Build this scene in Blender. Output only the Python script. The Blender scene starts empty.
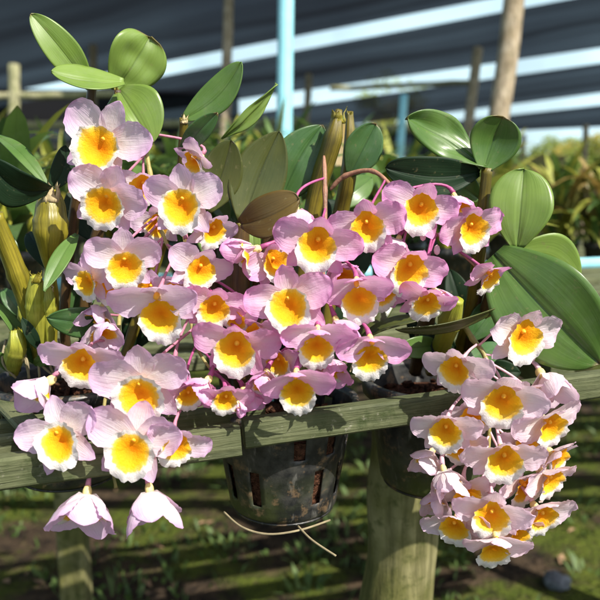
import bpy, math, random
from mathutils import Vector, Matrix, noise as mnoise
random.seed(11)
R = math.radians
sc = bpy.context.scene
col = sc.collection

# ------------------------------------------------------------------ camera
H = 0.9; PITCH = R(10); FPX = 720.0
CAM = Vector((0, 0, H))
FW = Vector((0, math.cos(PITCH), -math.sin(PITCH)))
UP = Vector((0, math.sin(PITCH), math.cos(PITCH)))
RT = Vector((1, 0, 0))
cd = bpy.data.cameras.new('camera'); cam = bpy.data.objects.new('camera', cd); col.objects.link(cam)
cam.location = CAM; cam.rotation_euler = (math.pi/2 - PITCH, 0, 0)
cd.sensor_width = 36; cd.lens = 36*FPX/600; cd.clip_start = 0.01; cd.clip_end = 2000
cd.dof.use_dof = True; cd.dof.focus_distance = 0.475; cd.dof.aperture_fstop = 9.0
sc.camera = cam

def ray(px, py): return FW + RT*((px-300)/FPX) + UP*((300-py)/FPX)
def at(px, py, d): return CAM + ray(px, py)*d
def on_z(px, py, z):
    r = ray(px, py); return CAM + r*((z-H)/r.z)

# ------------------------------------------------------------------ world & light
S = Vector((0.48, -0.46, 0.75)).normalized()
el = math.asin(S.z); rot = math.atan2(S.x, S.y)
w = bpy.data.worlds.new('World'); sc.world = w; w.use_nodes = True
nt = w.node_tree; nt.nodes.clear()
sky = nt.nodes.new('ShaderNodeTexSky'); sky.sky_type = 'NISHITA'; sky.sun_disc = False
sky.sun_elevation = el; sky.sun_rotation = rot; sky.air_density = 1.0; sky.dust_density = 3.0
bg = nt.nodes.new('ShaderNodeBackground'); bg.inputs[1].default_value = 0.08
wo = nt.nodes.new('ShaderNodeOutputWorld')
tc = nt.nodes.new('ShaderNodeTexCoord'); cn = nt.nodes.new('ShaderNodeTexNoise'); cn.inputs['Scale'].default_value = 3.0; cn.inputs['Detail'].default_value = 6
cr = nt.nodes.new('ShaderNodeValToRGB'); cr.color_ramp.elements[0].position = .20; cr.color_ramp.elements[1].position = .52
cm = nt.nodes.new('ShaderNodeMix'); cm.data_type = 'RGBA'; cm.inputs[7].default_value = (7.0, 9.6, 10.6, 1)
nt.links.new(tc.outputs['Generated'], cn.inputs['Vector']); nt.links.new(cn.outputs[0], cr.inputs[0])
sx = nt.nodes.new('ShaderNodeSeparateXYZ'); nt.links.new(tc.outputs['Generated'], sx.inputs[0])
lo = nt.nodes.new('ShaderNodeMapRange'); lo.inputs[1].default_value = .16; lo.inputs[2].default_value = .42; lo.inputs[3].default_value = 1.0; lo.inputs[4].default_value = 0.0
nt.links.new(sx.outputs[2], lo.inputs[0]); mm = nt.nodes.new('ShaderNodeMath'); mm.operation = 'MULTIPLY'
nt.links.new(cr.outputs[0], mm.inputs[0]); nt.links.new(lo.outputs[0], mm.inputs[1]); nt.links.new(mm.outputs[0], cm.inputs[0]); nt.links.new(sky.outputs[0], cm.inputs[6]); nt.links.new(cm.outputs[2], bg.inputs[0]); nt.links.new(bg.outputs[0], wo.inputs[0])
sd = bpy.data.lights.new('sun', 'SUN'); sd.energy = 5.0; sd.angle = R(0.5); sd.color = (1, 0.95, 0.86)
so = bpy.data.objects.new('sun', sd); col.objects.link(so)
so.rotation_euler = (-S).to_track_quat('-Z', 'Y').to_euler()
sc.view_settings.view_transform = 'Standard'; sc.view_settings.look = 'None'
sc.view_settings.exposure = 0.70; sc.view_settings.gamma = 1
sc.view_settings.use_curve_mapping = False

# ------------------------------------------------------------------ node helper
class NT:
    def __init__(s, name):
        s.m = bpy.data.materials.new(name); s.m.use_nodes = True
        s.t = s.m.node_tree; s.t.nodes.clear()
        s.out = s.n('ShaderNodeOutputMaterial')
    def n(s, kind, **kw):
        x = s.t.nodes.new(kind)
        for k, v in kw.items(): setattr(x, k, v)
        return x
    def l(s, a, b): s.t.links.new(a, b)
    def val(s, sock, v):
        if hasattr(v, 'is_linked') or isinstance(v, bpy.types.NodeSocket): s.l(v, sock)
        else: sock.default_value = v
    def math(s, op, a, b=0.0, clamp=False):
        x = s.n('ShaderNodeMath', operation=op); x.use_clamp = clamp
        s.val(x.inputs[0], a); s.val(x.inputs[1], b); return x.outputs[0]
    def ramp(s, f, stops, interp='LINEAR'):
        x = s.n('ShaderNodeValToRGB'); cr = x.color_ramp; cr.interpolation = interp
        while len(cr.elements) < len(stops): cr.elements.new(0.5)
        for e, (p, c) in zip(cr.elements, stops):
            e.position = p; e.color = (c[0], c[1], c[2], 1) if not isinstance(c, (int, float)) else (c, c, c, 1)
        s.l(f, x.inputs[0]); return x.outputs[0]
    def noise(s, vec, scale, detail=4, rough=0.55, dist=0.0):
        x = s.n('ShaderNodeTexNoise'); x.inputs['Scale'].default_value = scale
        x.inputs['Detail'].default_value = detail; x.inputs['Roughness'].default_value = rough
        x.inputs['Distortion'].default_value = dist
        if vec is not None: s.l(vec, x.inputs['Vector'])
        return x.outputs[0]
    def mix(s, f, a, b, blend='MIX'):
        x = s.n('ShaderNodeMix', data_type='RGBA', blend_type=blend)
        s.val(x.inputs[0], f)
        for sock, v in ((x.inputs[6], a), (x.inputs[7], b)):
            if isinstance(v, bpy.types.NodeSocket): s.l(v, sock)
            else: sock.default_value = (v[0], v[1], v[2], 1)
        return x.outputs[2]
    def coord(s, which='Object', scale=None):
        x = s.n('ShaderNodeTexCoord').outputs[which]
        if scale:
            m = s.n('ShaderNodeMapping'); m.inputs['Scale'].default_value = scale
            s.l(x, m.inputs[0]); x = m.outputs[0]
        return x
    def geo_pos(s, scale=None):
        x = s.n('ShaderNodeNewGeometry').outputs['Position']
        if scale:
            m = s.n('ShaderNodeMapping'); m.inputs['Scale'].default_value = scale
            s.l(x, m.inputs[0]); x = m.outputs[0]
        return x
    def uv(s):
        x = s.n('ShaderNodeSeparateXYZ'); s.l(s.n('ShaderNodeTexCoord').outputs['UV'], x.inputs[0])
        return x.outputs[0], x.outputs[1]
    def bump(s, h, strength=0.3, dist=0.002):
        b = s.n('ShaderNodeBump'); b.inputs['Strength'].default_value = strength
        b.inputs['Distance'].default_value = dist; s.l(h, b.inputs['Height']); return b.outputs[0]
    def surf(s, colr, rough=0.6, spec=0.4, normal=None, trans=0.0, tcol=None, metal=0.0, coat=0.0, emit=None):
        p = s.n('ShaderNodeBsdfPrincipled')
        if isinstance(colr, bpy.types.NodeSocket): s.l(colr, p.inputs['Base Color'])
        else: p.inputs['Base Color'].default_value = (colr[0], colr[1], colr[2], 1)
        s.val(p.inputs['Roughness'], rough); p.inputs['Specular IOR Level'].default_value = spec
        p.inputs['Metallic'].default_value = metal; p.inputs['Coat Weight'].default_value = coat
        if normal is not None: s.l(normal, p.inputs['Normal'])
        o = p.outputs[0]
        if trans > 0:
            t = s.n('ShaderNodeBsdfTranslucent'); tc = tcol if tcol is not None else colr
            if isinstance(tc, bpy.types.NodeSocket): s.l(tc, t.inputs[0])
            else: t.inputs[0].default_value = (tc[0], tc[1], tc[2], 1)
            if normal is not None: s.l(normal, t.inputs['Normal'])
            mx = s.n('ShaderNodeMixShader'); mx.inputs[0].default_value = trans
            s.l(o, mx.inputs[1]); s.l(t.outputs[0], mx.inputs[2]); o = mx.outputs[0]
        s.l(o, s.out.inputs[0]); return s.m

def petal_mat(name, base, mid, tip):
    a = NT(name); u, v = a.uv()
    uc = a.math('ABSOLUTE', a.math('SUBTRACT', u, 0.5))           # 0..0.5
    pos = a.geo_pos()
    n1 = a.noise(pos, 90, 3)
    f = a.math('ADD', a.math('MULTIPLY', v, 0.75), a.math('MULTIPLY', uc, 0.5))
    f = a.math('ADD', f, a.math('MULTIPLY', a.math('SUBTRACT', n1, 0.5), 0.45))
    c = a.ramp(f, [(0.14, base), (0.56, mid), (1.02, tip)])
    # veins fanning out along the petal
    cv = a.n('ShaderNodeCombineXYZ'); a.l(a.math('MULTIPLY', u, 26.0), cv.inputs[0]); a.l(a.math('MULTIPLY', v, 2.2), cv.inputs[1])
    vn = a.noise(cv.outputs[0], 1.0, 2, 0.5, 0.4)
    vein = a.ramp(vn, [(0.40, 1.0), (0.52, 0.0)])
    c = a.mix(a.math('MULTIPLY', vein, 0.10), c, tip)
    crk = a.noise(pos, 330, 3, 0.55, .3)
    h = a.math('ADD', a.math('MULTIPLY', vn, 1.0), a.math('MULTIPLY', crk, .8))
    return a.surf(c, 0.55, 0.25, a.bump(h, 0.36, 0.0010), trans=0.40, tcol=a.mix(0.5, c, tip))

PET = {
 'L': petal_mat('lilac_petal', (.88, .83, .80), (.82, .66, .78), (.68, .40, .67)),
 'C': petal_mat('pink_petal', (.88, .78, .78), (.82, .52, .72), (.72, .26, .58)),
 'R': petal_mat('pale_petal', (.89, .84, .81), (.86, .72, .78), (.78, .54, .70)),
}
def lip_mat(name, off, rad):
    a = NT(name); u, v = a.uv()
    du = a.math('MULTIPLY', a.math('SUBTRACT', u, 0.5), 2.0); dv = a.math('SUBTRACT', a.math('MULTIPLY', a.math('SUBTRACT', v, 0.5), 2.0), off)
    r = a.math('SQRT', a.math('ADD', a.math('MULTIPLY', du, du), a.math('MULTIPLY', dv, dv)))
    pos = a.geo_pos()
    r2 = a.math('ADD', r, a.math('MULTIPLY', a.math('SUBTRACT', a.noise(pos, 330, 4), 0.5), 0.22))
    c = a.ramp(a.math('MULTIPLY', a.math('DIVIDE', r2, rad), .9), [(0.0, (.80, .23, .004)), (0.31, (.90, .35, .007)), (0.66, (.93, .50, .014)), (0.83, (.92, .60, .10)), (0.90, (.84, .78, .62)), (0.97, (.80, .76, .74))])
    hair = a.noise(pos, 700, 4, 0.75)
    return a.surf(c, 0.65, 0.15, a.bump(hair, 0.7, 0.001), trans=0.2)
LIPM = {'a': lip_mat('lip_wide_margin', .16, .84), 'b': lip_mat('lip_lower_margin', .36, .93), 'c': lip_mat('lip_even_margin', .06, .76)}
def simple(name, c, rough=0.5, spec=0.3, var=0.25, vscale=60, trans=0.0, bump=0.2, bdist=0.001, bscale=None):
    a = NT(name); pos = a.geo_pos(); n = a.noise(pos, vscale, 4)
    dark = tuple(x*(1-var) for x in c); lite = tuple(min(1, x*(1+var)) for x in c)
    cc = a.ramp(n, [(0.3, dark), (0.7, lite)])
    nb = a.bump(a.noise(pos, bscale or vscale*4, 3), bump, bdist)
    return a.surf(cc, rough, spec, nb, trans=trans)
M_column = simple('column_yellow', (.90, .42, .03), .45, .3, .1, 200)
M_chin = simple('chin_cream', (.85, .68, .28), .5, .3, .12, 200, trans=.15)
PED = {'L': simple('pedicel_rose', (.48, .19, .27), .45, .35, .2, 150),
       'C': simple('pedicel_magenta', (.36, .075, .20), .45, .35, .25, 150),
       'R': simple('pedicel_pale', (.68, .40, .46), .45, .35, .15, 150)}
M_rachis = simple('spike_brown', (.26, .13, .08), .5, .35, .35, 120, bump=.4)
M_rachis_g = simple('spike_green', (.28, .24, .08), .5, .35, .3, 120, bump=.4)

def leaf_mat(name, c, c2, rough=.38, trans=.16, spot=0.0, dusty=.28, spec=.45):
    a = NT(name); u, v = a.uv(); pos = a.geo_pos()
    uc = a.math('ABSOLUTE', a.math('SUBTRACT', u, 0.5))
    cv = a.n('ShaderNodeCombineXYZ'); a.l(a.math('MULTIPLY', u, 30.0), cv.inputs[0]); a.l(a.math('MULTIPLY', v, 1.5), cv.inputs[1])
    st = a.noise(cv.outputs[0], 1.0, 3, .5)
    big = a.noise(pos, 28, 4)
    c0 = a.mix(a.ramp(big, [(.35, 0.0), (.68, 1.0)]), c, c2)
    c1 = a.mix(a.math('MULTIPLY', a.ramp(st, [(.42, 0.0), (.6, 1.0)]), .10), c0, tuple(min(1, x*1.5) for x in c2))
    mid = a.ramp(uc, [(0.0, 1.0), (0.025, 0.0)])
    c1 = a.mix(a.math('MULTIPLY', mid, .55), c1, tuple(x*.55 for x in c))
    # dust and small blemishes
    sp = a.ramp(a.noise(pos, 260, 3), [(.64, 0.0), (.72, 1.0)])
    c1 = a.mix(a.math('MULTIPLY', sp, .35 + spot), c1, (.20, .17, .08))
    dust = a.ramp(a.noise(pos, 70, 6, .7), [(.50, 0.0), (.72, dusty)])
    c1 = a.mix(dust, c1, tuple(x*.6+.10 for x in c2))
    rn = a.n('ShaderNodeObjectInfo').outputs['Random']
    tipf = a.math('MULTIPLY', a.ramp(a.math('ADD', v, a.math('MULTIPLY', a.math('SUBTRACT', big, .5), .15)), [(.955, 0.0), (.985, 1.0)]), a.math('GREATER_THAN', rn, .5))
    c1 = a.mix(a.math('MULTIPLY', tipf, .8), c1, (.16, .10, .04))
    h = a.math('ADD', a.math('MULTIPLY', st, .45), a.math('MULTIPLY', mid, -.9))
    rg = a.math('ADD', a.math('MULTIPLY', big, .25), rough-.12)
    return a.surf(c1, rg, spec, a.bump(h, .28, .0012), trans=trans, tcol=tuple(min(1, x*1.3) for x in c2))
LEAF = {
 'light': leaf_mat('leaf_light_green', (.125, .205, .034), (.175, .262, .05)),
 'mid':   leaf_mat('leaf_mid_green', (.062, .13, .025), (.10, .18, .04), .32),
 'deep':  leaf_mat('leaf_deep_green', (.038, .095, .026), (.068, .145, .04), .28),
 'dark':  leaf_mat('leaf_shaded_underside', (.006, .018, .008), (.012, .030, .011), .5, .04, 0, .02, .18),  # near-black colour holds the shade on these leaves as well as the underside tone
 'olive': leaf_mat('leaf_olive_underside', (.040, .052, .012), (.072, .082, .020), .30, .08, 0, .06),
 'brown': leaf_mat('leaf_bronze_underside', (.075, .046, .010), (.115, .078, .018), .38, .08, 0, .08),
}
def cane_mat(name, c1, c2, c3):
    a = NT(name); u, v = a.uv(); pos = a.geo_pos()
    cv = a.n('ShaderNodeCombineXYZ'); a.l(a.math('MULTIPLY', u, 16.0), cv.inputs[0]); a.l(a.math('MULTIPLY', v, 2.0), cv.inputs[1])
    st = a.noise(cv.outputs[0], 1.0, 4, .6); big = a.noise(pos, 55, 4)
    c = a.mix(a.ramp(big, [(.35, 0.0), (.65, 1.0)]), c1, c2)
    c = a.mix(a.ramp(st, [(.50, 0.0), (.66, .6)]), c, c3)
    return a.surf(c, .38, .4, a.bump(st, .5, .002), trans=.06)
CANE = {
 'gold': cane_mat('cane_gold_sheath', (.17, .15, .012), (.30, .25, .025), (.06, .05, .008)),
 'green': cane_mat('cane_yellow_green', (.28, .30, .03), (.42, .40, .06), (.16, .17, .02)),
 'brown': cane_mat('cane_brown', (.055, .03, .012), (.10, .06, .018), (.02, .013, .008)),
 'bronze': cane_mat('cane_bronze', (.10, .08, .010), (.19, .15, .016), (.03, .022, .006)),
}
M_sheath = simple('dry_papery_sheath', (.52, .42, .24), .7, .2, .3, 160, trans=.2)
M_root = simple('aerial_root', (.24, .20, .12), .7, .2, .25, 120)

# wood of the bench : weathered green paint over grey timber
def wood_mat():
    a = NT('weathered_green_timber'); p2 = a.geo_pos()
    rnd_ = a.n('ShaderNodeObjectInfo').outputs['Random']
    add = a.n('ShaderNodeVectorMath', operation='ADD'); cv = a.n('ShaderNodeCombineXYZ'); a.l(a.math('MULTIPLY', rnd_, 37.0), cv.inputs[0])
    a.l(a.coord('Object', (9, 170, 170)), add.inputs[0]); a.l(cv.outputs[0], add.inputs[1])
    g = a.noise(add.outputs[0], 1.0, 6, .65, .8); big = a.noise(p2, 22, 6, .65)
    c = a.mix(a.ramp(big, [(.36, 0.0), (.64, 1.0)]), (.066, .078, .032), (.125, .135, .066))
    c = a.mix(a.ramp(g, [(.34, .75), (.48, 0.0)]), c, (.034, .040, .020))
    c = a.mix(a.ramp(a.noise(p2, 48, 6, .75), [(.55, 0.0), (.68, .85)]), c, (.030, .045, .010))
    c = a.mix(a.ramp(a.noise(p2, 120, 5, .7), [(.62, 0.0), (.70, .7)]), c, (.24, .23, .17))
    crack = a.ramp(g, [(.30, 0.0), (.36, 1.0)])
    h = a.math('ADD', g, a.math('MULTIPLY', crack, 1.2))
    return a.surf(c, .7, .3, a.bump(h, .8, .003))
M_wood = wood_mat()
def post_mat(name, c1, c2):
    a = NT(name); p = a.geo_pos((60, 60, 7)); p2 = a.geo_pos()
    g = a.noise(p, 1.0, 5, .6, .4)
    c = a.mix(a.ramp(a.noise(p2, 18, 5), [(.4, 0.0), (.62, 1.0)]), c1, c2)
    c = a.mix(a.ramp(g, [(.36, .75), (.55, 0.0)]), c, tuple(x*.4 for x in c1))
    c = a.mix(a.ramp(a.noise(p2, 55, 6, .7), [(.52, 0.0), (.66, .7)]), c, (c1[0]*.35, c1[1]*.45, c1[2]*.3))
    return a.surf(c, .85, .2, a.bump(g, .7, .004))
M_leg = post_mat('mossy_leg_timber', (.135, .13, .042), (.26, .235, .115))
M_post = post_mat('grey_brown_post_timber', (.30, .235, .15), (.42, .35, .25))
M_postg = post_mat('greenish_post_timber', (.27, .27, .14), (.38, .36, .22))

def plastic_mat():
    a = NT('old_black_plastic'); p = a.geo_pos(); u, v = a.uv()
    n = a.noise(p, 45, 6, .7); n2 = a.noise(p, 16, 5); sc_ = a.noise(a.geo_pos((140, 140, 30)), 1.0, 4)
    c = a.mix(a.ramp(n, [(.42, 0.0), (.66, .9)]), (.010, .011, .013), (.060, .058, .052))
    c = a.mix(a.ramp(sc_, [(.60, 0.0), (.70, .5)]), c, (.24, .23, .21))
    mossf = a.math('MULTIPLY', a.ramp(n2, [(.42, 0.0), (.60, 1.0)]), a.ramp(v, [(0.0, 1.0), (.5, 0.0)]))
    c = a.mix(a.math('MULTIPLY', mossf, .85), c, (.075, .095, .018))
    c = a.mix(a.ramp(a.noise(p, 85, 5, .7), [(.54, 0.0), (.64, .75)]), c, (.17, .11, .06))
    return a.surf(c, a.math('ADD', a.math('MULTIPLY', n, .5), .18), .5, a.bump(n, .35, .0015))
M_pot = plastic_mat()
M_mix = simple('bark_potting_mix', (.075, .032, .018), .9, .1, .75, 260, bump=1.0, bdist=.004, bscale=420)
M_pipe = simple('pale_blue_paint', (.27, .60, .68), .45, .4, .08, 30, bump=.08)

# ------------------------------------------------------------------ mesh helpers
class MB:
    def __init__(s): s.v = []; s.f = []; s.uv = []; s.mi = []
    def add(s, vs, fs, uvs=None, mi=0):
        o = len(s.v); s.v += [tuple(x) for x in vs]
        for f in fs:
            s.f.append(tuple(o+i for i in f)); s.mi.append(mi)
            s.uv += [(uvs[i] if uvs else (0.5, 0.5)) for i in f]
    def build(s, name, mat, parent=None, smooth=True, loc=None):
        me = bpy.data.meshes.new(name); me.from_pydata(s.v, [], s.f)
        l = me.uv_layers.new(name='UVMap')
        flat = [c for uv in s.uv for c in uv]; l.data.foreach_set('uv', flat)
        for m in (mat if isinstance(mat, (list, tuple)) else [mat]): me.materials.append(m)
        me.polygons.foreach_set('use_smooth', [smooth]*len(s.f))
        me.polygons.foreach_set('material_index', s.mi)
        me.update()
        o = bpy.data.objects.new(name, me); col.objects.link(o)
        if parent: 
            o.parent = parent
            o.matrix_parent_inverse = Matrix.Translation(-parent_loc(parent))
        return o
def parent_loc(p):
    v = Vector(p.location)
    # parents that are children themselves carry identity placement
    if p.parent: v = Vector((0, 0, 0))
    if p.parent:
        return v + Vector(p.parent.location)*0
    return v
def tag(o, label=None, cat=None, group=None, kind=None):
    if label: o['label'] = label
    if cat: o['category'] = cat
    if group: o['group'] = group
    if kind: o['kind'] = kind
    return o
def empty(name, loc, label, cat, group=None):
    o = bpy.data.objects.new(name, None); col.objects.link(o); o.location = loc
    o.empty_display_size = 0.03
    return tag(o, label, cat, group)
def grid_faces(nu, nv, closed_u=False):
    fs = []; W = nu if closed_u else nu+1
    for j in range(nv):
        for i in range(nu):
            a = j*W+i; b = j*W+(i+1) % W if closed_u else j*W+i+1
            fs.append((a, b, b+W, a+W))
    return fs
def catmull(pts, n=6):
    P = [Vector(p) for p in pts]
    if len(P) < 3: return [P[0].lerp(P[1], i/n) for i in range(n+1)]
    out = []
    for i in range(len(P)-1):
        p0 = P[max(i-1, 0)]; p1 = P[i]; p2 = P[i+1]; p3 = P[min(i+2, len(P)-1)]
        for k in range(n):
            t = k/n
            out.append(.5*((2*p1)+(-p0+p2)*t+(2*p0-5*p1+4*p2-p3)*t*t+(-p0+3*p1-3*p2+p3)*t**3))
    out.append(P[-1]); return out
def tube(mb, pts, rad, n=8, rid=0.0, seed=0, caps=True, mi=0):
    """rad: list per point or function of t, swept along pts"""
    m = len(pts); vs = []; uvs = []
    d0 = (pts[1]-pts[0]).normalized(); a = d0.orthogonal().normalized()
    for i, p in enumerate(pts):
        t = i/(m-1)
        d = (pts[min(i+1, m-1)]-pts[max(i-1, 0)]).normalized()
        a = (a - d*a.dot(d)).normalized(); b = d.cross(a)
        r = rad(t) if callable(rad) else (rad[i] if isinstance(rad, (list, tuple)) else rad)
        for k in range(n+1):
            th = 2*math.pi*k/n
            rr = r*(1+rid*math.sin(5*th+seed)+rid*.5*math.sin(9*th+seed*2))
            vs.append(p+a*(rr*math.cos(th))+b*(rr*math.sin(th))); uvs.append((k/n, t))
    fs = grid_faces(n, m-1)
    mb.add(vs, fs, uvs, mi)
    if caps:
        for base, rev in ((0, True), ((m-1)*(n+1), False)):
            idx = [base+k for k in range(n)]
            if rev: idx.reverse()
            o = len(mb.v)-len(vs)
            mb.f.append(tuple(o+i for i in idx)); mb.mi.append(mi); mb.uv += [(.5, .5)]*n
def ellipsoid(mb, c, ax, ay, az, n=10, m=7, mi=0):
    vs = []; uvs = []
    for j in range(m+1):
        ph = math.pi*j/m
        for i in range(n+1):
            th = 2*math.pi*i/n
            vs.append(c+ax*(math.sin(ph)*math.cos(th))+ay*(math.sin(ph)*math.sin(th))+az*math.cos(ph)); uvs.append((i/n, j/m))
    mb.add(vs, [f for f in grid_faces(n, m)], uvs, mi)
def bar(mb, a, b, up, w, h, bev=.0015, mi=0):
    """bevelled plank from a to b, w wide, h tall (up)"""
    d = (b-a); L = d.length; d.normalize(); s = d.cross(up).normalized(); u = s.cross(d).normalized()
    prof = []
    for sx, sy in ((1, 1), (-1, 1), (-1, -1), (1, -1)):
        cx, cy = sx*(w/2-bev), sy*(h/2-bev)
        q = [(cx+sx*bev, cy), (cx, cy+sy*bev)]
        if sx*sy < 0: q.reverse()
        prof += q
    n = len(prof); N = max(2, int(L/.02)); vs = []; uvs = []
    for i in range(N+1):
        p = a+d*(L*i/N)
        for (x, y) in prof:
            j = mnoise.noise(p*40+s*x*300+u*y*300)*.0004
            vs.append(p+s*(x+j)+u*(y+j)); uvs.append((.5, i/N))
    fs = grid_faces(n, N, True)
    fs = [tuple(reversed(f)) for f in fs]
    mb.add(vs, fs, uvs, mi)
    o = len(mb.v)-len(vs)
    mb.f.append(tuple(o+k for k in range(n))); mb.mi.append(mi); mb.uv += [(.5, .5)]*n
    mb.f.append(tuple(o+N*n+k for k in reversed(range(n)))); mb.mi.append(mi); mb.uv += [(.5, .5)]*n

# ------------------------------------------------------------------ flower
def petal_verts(L, W, vm, base, acute, cup, c0, c1, wave, seed, nu=16, nv=18):
    rnd = random.Random(seed); ph = rnd.uniform(0, 6.28); fr = rnd.uniform(1.4, 2.4); ph2 = rnd.uniform(0, 6.28)
    cy = 0; cc = 0; pv = 0; rows = []
    for j in range(nv+1):
        s = j/nv; v = 1-(1-s)**1.5
        phi = c0*v+c1*v*v; dv = v-pv; pv = v
        cy += L*dv*math.cos(phi); cc += L*dv*math.sin(phi)
        if v > vm: t = (v-vm)/(1-vm); pr = max(0.0, 1-t*t)**acute
        else: pr = base+(1-base)*math.sin(math.pi/2*(v/vm))**1.15
        wv = W/2*pr
        row = []
        for i in range(nu+1):
            u = -1+2*i/nu; x = u*wv
            z = cup*(x*x)/(W/2)*1.0
            e = abs(u)**2.2*v
            sd = 1 if u > 0 else -1
            z += wave*W*e*math.sin(fr*6.28*v+ph*sd+sd)*.5
            z += wave*W*.9*v*mnoise.noise(Vector((x*3/W+seed*1.7, v*3.1, seed*.37)))
            z += wave*W*.24*(.3+e)*mnoise.noise(Vector((x*9/W+seed, v*8, seed*.7)))
            z += wave*W*.34*e*math.sin(7.3*6.28*v+ph2*sd)
            xx = x*(1+.045*e*math.sin(5*6.28*v+ph2)+.06*abs(u)**3*mnoise.noise(Vector((sd*3.0, v*9, seed*.9))))
            # local tangent frame
            row.append((xx, cy-z*math.sin(phi), cc+z*math.cos(phi), (u+1)/2, v))
        rows.append(row)
    return rows, nu, nv

TYPES = {  # dorsal, petal, lateral opening; petal angle; dorsal curl; petal curl
 'flat': dict(d=84, p=84, l=82, pa=24, dc=.15, pc=.15, pk=.30, lip='c', neck=0, tilt=6, hood=0),
 'open': dict(d=80, p=82, l=80, pa=18, dc=.2, pc=.05, pk=.32, lip='a', neck=0, tilt=8, hood=0),
 'nod':  dict(d=54, p=70, l=82, pa=6, dc=.25, pc=-.45, pk=.28, lip='b', neck=.28, tilt=14, hood=0),
 'hood': dict(d=56, p=68, l=98, pa=-2, dc=.85, pc=-.30, pk=.40, lip='b', neck=.1, tilt=20, hood=1),
 'bud':  dict(d=20, p=22, l=20, pa=20, dc=.42, pc=.45, pk=.75, lip='a', neck=0, tilt=0, hood=0),
 'bell': dict(d=56, p=60, l=54, pa=12, dc=1.0, pc=1.0, pk=.50, lip='a', neck=0, tilt=0, hood=0),
}
def basis(yaw, pitch, roll):
    Rv, Uv, Fv = RT.copy(), UP.copy(), -FW
    q = Matrix.Rotation(-R(roll), 3, Fv)         # positive roll : clockwise in the picture
    Rv, Uv = q @ Rv, q @ Uv
    q = Matrix.Rotation(R(pitch), 3, Rv)         # positive pitch : nods downwards
    Uv, Fv = q @ Uv, q @ Fv
    q = Matrix.Rotation(R(yaw), 3, UP)           # positive yaw : turns to the picture's right
    return q @ Rv, q @ Uv, q @ Fv

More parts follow.
